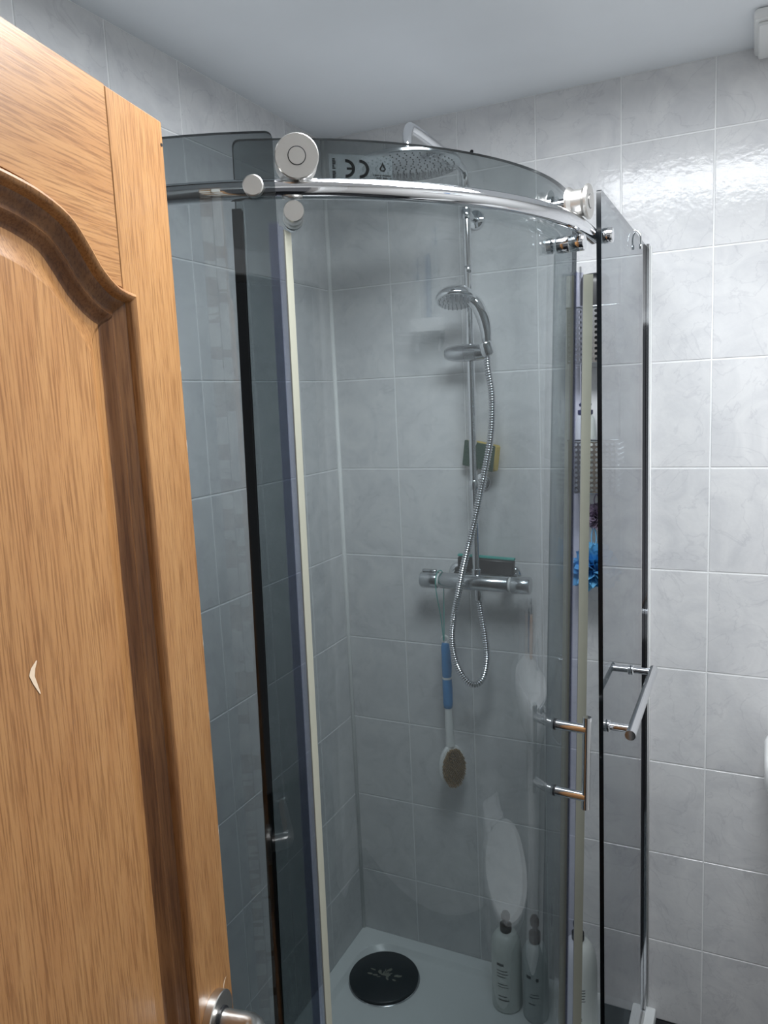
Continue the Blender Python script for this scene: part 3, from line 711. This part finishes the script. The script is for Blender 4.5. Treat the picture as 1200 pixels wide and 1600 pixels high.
rpart('riser_nut', lathe([(0.0135, 0.019), (0.0135, 0.034), (0.0105, 0.036)], (RX, RY, VZ), (0, 0, 1), 20), 'chrome')
rpart('hose_outlet', lathe([(0.0105, -0.019), (0.0105, -0.046), (0.0095, -0.048)], (RX + .008, VY, VZ), (0, 0, 1), 20), 'chrome')
# slider holder
SZ_ = 1.805
rpart('slider', lathe([(0.005, 0.374), (0.012, 0.376), (0.0170, 0.384), (0.0195, 0.398), (0.0215, 0.415), (0.0215, 0.430), (0.0205, 0.4305), (0.0205, 0.4315), (0.0215, 0.432), (0.0212, 0.458), (0.0200, 0.4585), (0.0200, 0.4595), (0.0208, 0.460), (0.0185, 0.482), (0.0165, 0.492), (0.010, 0.497)], (0, RY - .012, SZ_), (1, 0, -0.015), 24), 'dullchrome')
rpart('slider_clip', lathe([(0.0150, -0.016), (0.0165, -0.012), (0.0165, 0.012), (0.0150, 0.016)], (0.493, RY - .036, SZ_), (-.25, -.25, 1), 20), 'chrome')
# hand shower
hsr = tag(empty('hand_shower', (0.493, RY - .036, SZ_)), 'round chrome hand shower resting in the slider on the riser', 'hand shower')
def hpart(name, vf, mat, auto=50, smooth=True): return mk(name, [(v[0] - .493, v[1] - (RY - .036), v[2] - SZ_) for v in vf[0]], vf[1], mat, hsr, smooth=smooth, auto=auto)
hcx, hcy, hcz = 0.431, -0.150, 1.930
hax = Vector((0.10, -0.30, -1)).normalized()
hpart('handle', tube(smooth_path([(0.494, -0.111, SZ_ + .017), (0.4935, -0.113, SZ_ + .045), (0.487, -0.118, SZ_ + .078), (0.474, -0.124, SZ_ + .108), (0.455, -0.134, SZ_ + .126), (0.440, -0.142, SZ_ + .130)], 5), lambda i: 0.0115 + 0.0050 * math.sin(min(1, i / 24) * 3.0), 16), 'chrome')
hpart('grip_end', lathe([(0.0118, 0), (0.0122, 0.012), (0.0112, 0.024)], (0.494, -0.111, SZ_ + .016), (0, -.08, 1), 18), 'dullchrome')
hpart('head', lathe([(0.0001, -0.021), (0.020, -0.020), (0.036, -0.015), (0.046, -0.006), (0.0495, 0.003), (0.049, 0.009), (0.046, 0.012)], (hcx, hcy, hcz), hax, 36), 'chrome')
hpart('spray_plate', lathe([(0.0455, 0.0095), (0.0455, 0.0130), (0.0001, 0.0150)], (hcx, hcy, hcz), hax, 36), 'dullchrome')
hu = hax.orthogonal().normalized(); hv = hax.cross(hu); nz = []
for rr, k in ((0.010, 6), (0.021, 12), (0.031, 18), (0.041, 24)):
    for i in range(k):
        a = 2 * math.pi * i / k; c = Vector((hcx, hcy, hcz)) + hu * (rr * math.cos(a)) + hv * (rr * math.sin(a))
        nz.append(lathe([(0.0018, 0.0125), (0.0014, 0.0165), (0.0001, 0.017)], c, hax, 6))
tag(hpart('nozzle', join(*nz), 'dullchrome', None, False), kind='stuff')
# hose
hpts = [(0.494, -0.111, SZ_ - .018), (0.496, -0.112, 1.755), (0.503, -0.108, 1.686), (0.499, -0.112, 1.591), (0.480, -0.116, 1.494), (0.458, -0.122, 1.394), (0.437, -0.128, 1.310), (0.420, -0.130, 1.246), (0.404, -0.128, 1.177), (0.389, -0.124, 1.115), (0.381, -0.120, 1.053), (0.387, -0.115, 0.992), (0.407, -0.108, 0.945), (0.433, -0.102, 0.927), (0.456, -0.096, 0.947), (0.466, -0.091, 1.001), (0.461, -0.087, 1.061), (0.451, -0.0855, 1.125), (RX + .008, VY, VZ - .049)]
hl = resample(smooth_path(hpts, 10), 0.00125)
hV, hF = tube(hl, lambda i: (0.0092, 0.0096, 0.0092, 0.0070, 0.0070)[i % 5], 12)
hose = mk('shower_hose', hV, hF, None, smooth=True, auto=60, mats=['chrome', 'black'], fmat=[1 if (k // 12) % 5 == 3 else 0 for k in range(len(hF))], recalc=False)
tag(hose, 'ribbed chrome hose looping below the bar valve', 'hose')

# ------------------------------------------------------------------ sponge, squeegee, back brush
sp = tag(empty('kitchen_sponge', (0.447, -0.040, 0.038 + Z0)), 'green and yellow scouring sponge wedged behind the riser pipe', 'sponge')
sp.rotation_euler = (0, 0.16, -0.35)
mk('scourer', *bevbox(-0.050, 0.050, -0.0125, -0.0055, -0.034, 0.034, 0.002), 'green', sp)
mk('sponge_body', *bevbox(-0.050, 0.050, -0.0050, 0.018, -0.034, 0.034, 0.004), 'yellow', sp, smooth=True, auto=40)
sq = tag(empty('squeegee', (0.447, -0.036, 1.232)), 'black squeegee with teal rubber edge lying on the bar valve', 'squeegee')
sq.rotation_euler = (0, 0.035, 0)
mk('blade_holder', *bevbox(-0.073, 0.083, -0.011, 0.011, -0.014, 0.028, 0.004), 'black', sq, smooth=True, auto=40)
mk('rubber_edge', *bevbox(-0.074, 0.084, -0.007, 0.007, 0.0282, 0.034, 0.0012), 'teal', sq)
mk('grip', *lathe([(0.010, 0), (0.012, .01), (0.012, .03), (0.008, .034)], (-0.050, 0, 0.0), (-1, 0, -.55), 16), 'black', sq, smooth=True, auto=50)
bx, by = 0.337, -0.060
bb = tag(empty('back_brush', (bx, by, 0.595)), 'back brush with blue grip and brown bristles hanging from the valve knob', 'brush')
def B(vf): return [(v[0] - bx, v[1] - by, v[2] - 0.595) for v in vf[0]], vf[1]
def bpart(name, vf, mat, smooth=True, auto=50): return mk(name, *B(vf), mat, bb, smooth=smooth, auto=auto)
bpart('cord', tube(smooth_path([(0.3365, -0.070, 1.030), (0.3355, -0.082, 1.10), (0.3350, -0.104, 1.165), (0.3345, -0.1095, 1.204), (0.3350, -0.098, 1.226), (0.3365, -0.085, 1.2295), (0.3385, -0.072, 1.226), (0.3390, -0.0605, 1.204), (0.3380, -0.062, 1.14), (0.3370, -0.068, 1.030)], 6), 0.0012, 6), 'teal')
bpart('hanging_ring', tube([(bx + .009 * math.cos(a), by, 1.030 + .010 * math.sin(a)) for a in [2 * math.pi * i / 18 for i in range(19)]], 0.0042, 8, False), 'white')
bpart('grip', tube([(bx, by, 1.022), (bx, by, 1.010), (bx + .001, by, 0.985), (bx + .002, by, 0.955), (bx + .0015, by, 0.925), (bx + .0015, by, 0.921), (bx + .0015, by, 0.917), (bx + .002, by, 0.890), (bx + .002, by, 0.850), (bx + .002, by, 0.836), (bx + .002, by, 0.833)], [0.009, 0.0125, 0.0125, 0.0140, 0.0125, 0.0118, 0.0128, 0.0138, 0.0135, 0.0125, 0.010], 16), 'bluegrip')
bpart('grip_band', tube([(bx + .0015, by, 0.924), (bx + .0015, by, 0.918)], 0.0131, 16), 'white')
bpart('shaft', tube([(bx + .002, by, 0.833), (bx + .003, by, 0.79), (bx + .004, by, 0.75), (bx + .005, by, 0.722)], [0.0095, 0.0115, 0.012, 0.013], 14), 'white')
# head: flattened oval turned to the right
hc = Vector((bx + .008, by, 0.661)); fn = Vector((0.72, -0.694, 0)).normalized(); fu = Vector((-fn.y, fn.x, 0)).normalized()
fu = Vector((0.694, 0.72, 0)).normalized(); fz = Vector((0, 0, 1))
def oval(rw, rh, t, n=32): return [hc + fu * (rw * math.cos(2 * math.pi * i / n)) + fz * (rh * math.sin(2 * math.pi * i / n)) + fn * t for i in range(n)]
bpart('head', loft([oval(.028, .052, -.012), oval(.037, .062, -.009), oval(.040, .065, -.002), oval(.0395, .0645, .004), oval(.036, .060, .007)]), 'white')
bv = []
for i in range(-7, 8):
    for j in range(-13, 14):
        x, z = i * .0046 + (j % 2) * .0023, j * .0044
        if (x / .033) ** 2 + (z / .057) ** 2 < 1:
            c = hc + fu * x + fz * z + fn * .007; d = (fn + fu * (x * 5 + random.uniform(-.1, .1)) + fz * (z * 3 + random.uniform(-.1, .1))).normalized()
            bv.append(lathe([(0.0017, 0), (0.0015, random.uniform(.011, .014))], c, d, 4))
tag(bpart('bristles', join(*bv), 'bristle', False, None), kind='stuff')

# ------------------------------------------------------------------ bottles on the tray
def bottle(name, x, y, r, h, mat, pumpmat, label, cat='bottle', neck=0.012, pump=0.055, prt=True, z=TF, grp=None, turn=-1.2, shoulder=.22):
    o = tag(empty(name, (x, y, z)), label, cat, grp)
    sh = h * (1 - shoulder)
    prof = [(r * .90, 0), (r * .98, 0.004), (r, 0.010), (r, sh)]
    for t in (0.2, 0.4, 0.6, 0.8, 1.0): prof.append((neck + (r - neck) * math.cos(t * math.pi / 2) ** .8 if t < 1 else neck, sh + (h - sh) * math.sin(t * math.pi / 2)))
    mk('body', *lathe(prof, seg=36), mat, o, smooth=True, auto=50)
    if pump:
        mk('pump_collar', *lathe([(neck + .003, h), (neck + .004, h + .003), (neck + .004, h + pump * .36), (neck * .6, h + pump * .42)], seg=20), pumpmat, o, smooth=True, auto=40)
        mk('pump_head', *join(lathe([(neck * .5, h + pump * .4), (neck * .5, h + pump * .6), (neck * 1.0, h + pump * .66), (neck * 1.1, h + pump * .85), (neck * .7, h + pump), (0.0001, h + pump)], seg=18),
            tube([(0, 0, h + pump * .78), (neck * 1.6 * math.cos(turn), neck * 1.6 * math.sin(turn), h + pump * .8), (neck * 2.6 * math.cos(turn), neck * 2.6 * math.sin(turn), h + pump * .68)], [neck * .55, neck * .5, neck * .35], 10)), pumpmat, o, smooth=True, auto=50)
    if prt:
        V, Fc = [], []
        for (zz, a0, a1, hh) in prt:
            k = 5; n = len(V)
            for i in range(k + 1):
                a = math.radians(a0 + (a1 - a0) * i / k); V += [((r + .0004) * math.cos(a), (r + .0004) * math.sin(a), zz * h - hh * .32), ((r + .0004) * math.cos(a), (r + .0004) * math.sin(a), zz * h + hh * .32)]
            for i in range(k): Fc.append((n + 2 * i, n + 2 * i + 2, n + 2 * i + 3, n + 2 * i + 1))
        tag(mk('label_print', V, Fc, 'lettering', o), kind='stuff')
    return o
pr1 = [(.66, -112, -84, .012), (.58, -112, -72, .004), (.54, -112, -70, .004), (.50, -112, -78, .004), (.40, -110, -72, .004), (.365, -110, -68, .003), (.24, -108, -74, .004), (.19, -108, -66, .006)]
bottle('shampoo_bottle', 0.5065, -0.112, 0.0415, 0.225, 'bottle', 'black', 'white pump bottle with dark lettering nearest the riser on the tray', prt=pr1)
pr2 = [(.62, -118, -96, .014), (.60, -74, -62, .016), (.40, -100, -62, .003), (.36, -104, -60, .004), (.27, -108, -80, .005)]
bottle('conditioner_bottle', 0.590, -0.122, 0.0345, 0.222, 'bottle2', 'black', 'slimmer greyish pump bottle with black pump, middle one on the tray', prt=pr2, neck=.0115, pump=.075)
pr3 = [(.58, -86, -58, .0045), (.55, -84, -58, .0045), (.52, -86, -58, .0045), (.49, -86, -60, .0045), (.46, -84, -58, .0035), (.27, -90, -68, .004), (.25, -90, -68, .004), (.16, -90, -76, .005)]
bottle('body_wash_bottle', 0.705, -0.122, 0.0490, 0.262, 'bottle', 'black', 'round shouldered white bottle seen in the gap beside the black glass edge', prt=pr3, shoulder=.30)

# ------------------------------------------------------------------ hanging caddy
KX0, KX1 = 0.690, 0.806
cad = tag(empty('shower_caddy', ((KX0 + KX1) / 2, 0, 1.7)), 'perforated metal caddy on the wall, glimpsed beside the black glass edge', 'caddy')
kx = (KX0 + KX1) / 2
M['caddy'] = plain('caddy_steel', (0.72, 0.74, 0.76), 0.22, 1.0, vary=0.05)
def perf(P0, U_, V_, nu, nv, cell, rh, th, N_):
    """perforated sheet with real round holes"""
    P0, U_, V_, N_ = Vector(P0), Vector(U_), Vector(V_), Vector(N_); Vv, Fc = [], []
    for i in range(nu):
        for j in range(nv):
            c = P0 + U_ * (cell * (i + .5)) + V_ * (cell * (j + .5)); n = len(Vv); h = cell / 2
            sqp = [(h, 0), (h, h), (0, h), (-h, h), (-h, 0), (-h, -h), (0, -h), (h, -h)]
            for a, b in sqp: Vv.append(c + U_ * a + V_ * b)
            for k in range(8): Vv.append(c + U_ * (rh * math.cos(k * math.pi / 4)) + V_ * (rh * math.sin(k * math.pi / 4)))
            for k in range(8): Vv.append(c + U_ * (rh * math.cos(k * math.pi / 4)) + V_ * (rh * math.sin(k * math.pi / 4)) - N_ * th)
            for k in range(8): Fc += [(n + k, n + (k + 1) % 8, n + 8 + (k + 1) % 8, n + 8 + k), (n + 8 + k, n + 8 + (k + 1) % 8, n + 16 + (k + 1) % 8, n + 16 + k)]
    return Vv, Fc
def cpart(name, vf, mat, smooth=False, auto=None, recalc=True): return mk(name, [(v[0] - kx, v[1], v[2] - 1.7) for v in vf[0]], vf[1], mat, cad, smooth=smooth, auto=auto, recalc=recalc)
for zt in (0.392 + Z0, 0.083 + Z0):
    hgt = 0.132; cell = 0.0122
    tr_ = bevbox(KX0, KX1, -0.108, -0.006, zt - hgt - .002, zt - hgt, 0.0005)
    b_ = cpart('basket', join(tr_, perf((KX0, -0.108, zt - hgt), (1, 0, 0), (0, 0, 1), 9, 10, cell, .0038, .0012, (0, -1, 0)), perf((KX1, -0.108, zt - hgt), (0, 1, 0), (0, 0, 1), 8, 10, cell, .0038, .0012, (1, 0, 0)), perf((KX0, -0.108, zt - hgt), (0, 1, 0), (0, 0, 1), 8, 10, cell, .0038, .0012, (-1, 0, 0))), 'caddy', recalc=False)
    cpart('basket_rim', tube([(KX0, -0.008, zt - .006), (KX0, -0.108, zt - .006), (KX1, -0.108, zt - .006), (KX1, -0.008, zt - .006)], 0.0032, 8), 'chrome', True, 60)
for x in (KX0 + .012, KX1 - .012): cpart('upright', tube([(x, -0.0045, 1.43), (x, -0.0045, 1.99)], 0.003, 8), 'chrome', True, 50)
cpart('hook', tube(smooth_path([(0.752, -0.010, 1.44), (0.752, -0.030, 1.425), (0.752, -0.042, 1.412), (0.752, -0.052, 1.420), (0.752, -0.055, 1.432)], 5), 0.0022, 8), 'chrome', True, 60)
zb1 = 0.392 + Z0 - .132; zb2 = 0.083 + Z0 - .132
bottle('black_bottle', 0.745, -0.055, 0.034, 0.205, 'black', 'black', 'black bottle standing in the top basket of the caddy', prt=None, pump=0, z=zb1 + .0005, neck=.018, shoulder=.12)
bottle('white_tube', 0.722, -0.060, 0.024, 0.185, 'bottle', 'navy', 'white bottle standing in the lower basket of the caddy', prt=None, pump=0.03, z=zb2 + .0005, neck=.014)
def pouf(name, c, r, mat, label, seed):
    o = tag(empty(name, c), label, 'bath puff'); V, Fc = [], []
    rnd = random.Random(seed)
    for p in range(46):   # ruffled petals radiating from the middle
        d = Vector((rnd.gauss(0, 1), rnd.gauss(0, 1), rnd.gauss(0, 1))).normalized(); u = d.orthogonal().normalized(); v = d.cross(u)
        n = len(V); k = 12; rr = r * rnd.uniform(.85, 1.05)
        V.append(d * (r * .1))
        for ring_ in (0.55, 1.0):
            for i in range(k):
                a = 2 * math.pi * i / k; wob = .16 * math.sin(3 * a + p) + .08 * math.sin(5 * a + 2 * p)
                V.append(d * (rr * (ring_ * (.72 + wob))) + (u * math.cos(a) + v * math.sin(a)) * (rr * ring_ * (.42 + .06 * math.sin(4 * a + p))))
        for i in range(k):
            j = (i + 1) % k; Fc.append((n, n + 1 + i, n + 1 + j)); Fc.append((n + 1 + i, n + 13 + i, n + 13 + j, n + 1 + j))
    mk('netting', V, Fc, mat, o, smooth=True, recalc=False)
    mk('loop', *tube(smooth_path([(0, 0, r * .5), (0.006, 0, r * 1.1), (0, 0, r * 1.5), (-0.006, 0, r * 1.1), (0, 0, r * .5)], 5), 0.0015, 6), mat, o, smooth=True)
    return o
pouf('bath_puff', (0.748, -0.062, 1.385), 0.036, 'purplenet', 'mauve net bath puff under the caddy', 3)
pouf('bath_puff', (0.742, -0.068, 1.256), 0.068, 'bluenet', 'light blue net bath puff hanging lowest under the caddy', 5)

# ------------------------------------------------------------------ toilet and basin at the right edge, mirrored in the curved door
to = tag(empty('toilet', (1.5, -0.49, 0)), 'white toilet with closed lid, mirrored in the glass door', 'toilet')
def egg(cx, l0, l1, wd, z, n=36):
    P = []
    for i in range(n):
        a = 2 * math.pi * i / n; c, s = math.cos(a), math.sin(a)
        P.append((cx + (l1 * c if c > 0 else l0 * c), wd * math.copysign(abs(s) ** .85, s), z))
    return P
def T_(rings, name, mat='ceramic'): return mk(name, *loft(rings), mat, to, smooth=True, auto=45)
T_([egg(.02, .13, .20, .10, 0), egg(.02, .13, .19, .10, .05), egg(.00, .15, .18, .105, .18), egg(-.06, .22, .22, .165, .32), egg(-.08, .245, .235, .180, .385), egg(-.08, .24, .23, .176, .392)], 'bowl')
T_([egg(-.08, .243, .20, .182, .3935), egg(-.08, .248, .20, .186, .400), egg(-.08, .245, .20, .184, .411), egg(-.08, .238, .195, .178, .413)], 'seat', 'white')
T_([egg(-.08, .250, .19, .190, .4145), egg(-.08, .257, .19, .196, .419), egg(-.08, .254, .19, .194, .429), egg(-.08, .20, .17, .150, .434), egg(-.08, .10, .09, .08, .436)], 'lid', 'white')
mk('pan_back', *bevbox(.13, .3590, -.11, .11, .001, .385, .02), 'ceramic', to, smooth=True, auto=40)
mk('hinge_cover', *bevbox(.115, .150, -.08, .08, .4137, .432, .006), 'white', to, smooth=True, auto=40)
ba = tag(empty('wash_basin', (1.36, -0.001, 0.80)), 'white wash basin at the right edge, mirrored in the glass door', 'basin')
def rrect(cx, cy, hx_, hy_, rc, z, n=6):
    P = []
    for k, (sx, sy) in enumerate(((1, 1), (-1, 1), (-1, -1), (1, -1))):
        for i in range(n + 1):
            a = math.radians(90 * k + 90 * i / n); P.append((cx + sx * (hx_ - rc) + rc * math.cos(a), cy + sy * (hy_ - rc) + rc * math.sin(a), z))
    return P
mk('bowl', *loft([rrect(0, -.10, .10, .095, .06, -.10), rrect(0, -.125, .18, .12, .08, -.06), rrect(0, -.145, .222, .142, .09, -.005), rrect(0, -.150, .231, .149, .09, .03), rrect(0, -.150, .231, .149, .09, .075), rrect(0, -.150, .224, .142, .085, .082), rrect(0, -.165, .195, .115, .08, .080), rrect(0, -.165, .175, .100, .08, .05), rrect(0, -.165, .10, .06, .05, -.02), rrect(0, -.165, .03, .03, .025, -.028)]), 'ceramic', ba, smooth=True, auto=60)
mk('tap', *join(tube([(0, -.035, .081), (0, -.035, .17)], .014, 16), tube(smooth_path([(0, -.035, .15), (0, -.08, .165), (0, -.125, .15)], 5), .010, 14)), 'chrome', ba, smooth=True, auto=50)
mk('pedestal', *loft([rrect(0, -.095, .085, .085, .05, -.80), rrect(0, -.095, .075, .075, .05, -.60), rrect(0, -.095, .08, .08, .05, -.102)]), 'ceramic', ba, smooth=True, auto=50)
so = bottle('soap_bottle', 1.50, -0.035, 0.026, 0.135, 'peach', 'black', 'peach soap bottle with dark cap standing on the wash basin', prt=None, pump=.045, z=0.882, neck=.008)
bottle('mouthwash_bottle', 1.555, -0.032, 0.016, 0.12, 'bluebottle', 'black', 'dark blue bottle standing on the wash basin', prt=None, pump=.02, z=0.882, neck=.008)
# shelf on the right wall, faintly mirrored in the glass
sh = tag(empty('wall_shelf', (XR, -1.13, 1.87)), 'small white shelf faintly mirrored in the glass door', 'shelf')
mk('board', *bevbox(-.13, -.001, -.15, .15, -.036, 0, .002), 'white', sh)
mk('shelf_bracket', *bevbox(-.10, -.001, -.11, -.09, -.09, -.0362, .002), 'white', sh)
mk('shelf_bracket', *bevbox(-.10, -.001, .09, .11, -.09, -.0362, .002), 'white', sh)
bottle('lotion_bottle', XR - .07, -1.22, 0.022, 0.10, 'bottle', 'bluebottle', 'white lotion bottle on the mirrored shelf', prt=None, pump=.06, z=1.8705, neck=.008)
bottle('toner_bottle', XR - .07, -1.12, 0.024, 0.17, 'bluebottle', 'white', 'blue bottle in the middle of the mirrored shelf', prt=None, pump=.03, z=1.8705, neck=.010)
bottle('spray_bottle', XR - .07, -1.05, 0.020, 0.19, 'bottle2', 'bluebottle', 'tall grey bottle at the end of the mirrored shelf', prt=None, pump=.05, z=1.8705, neck=.008)
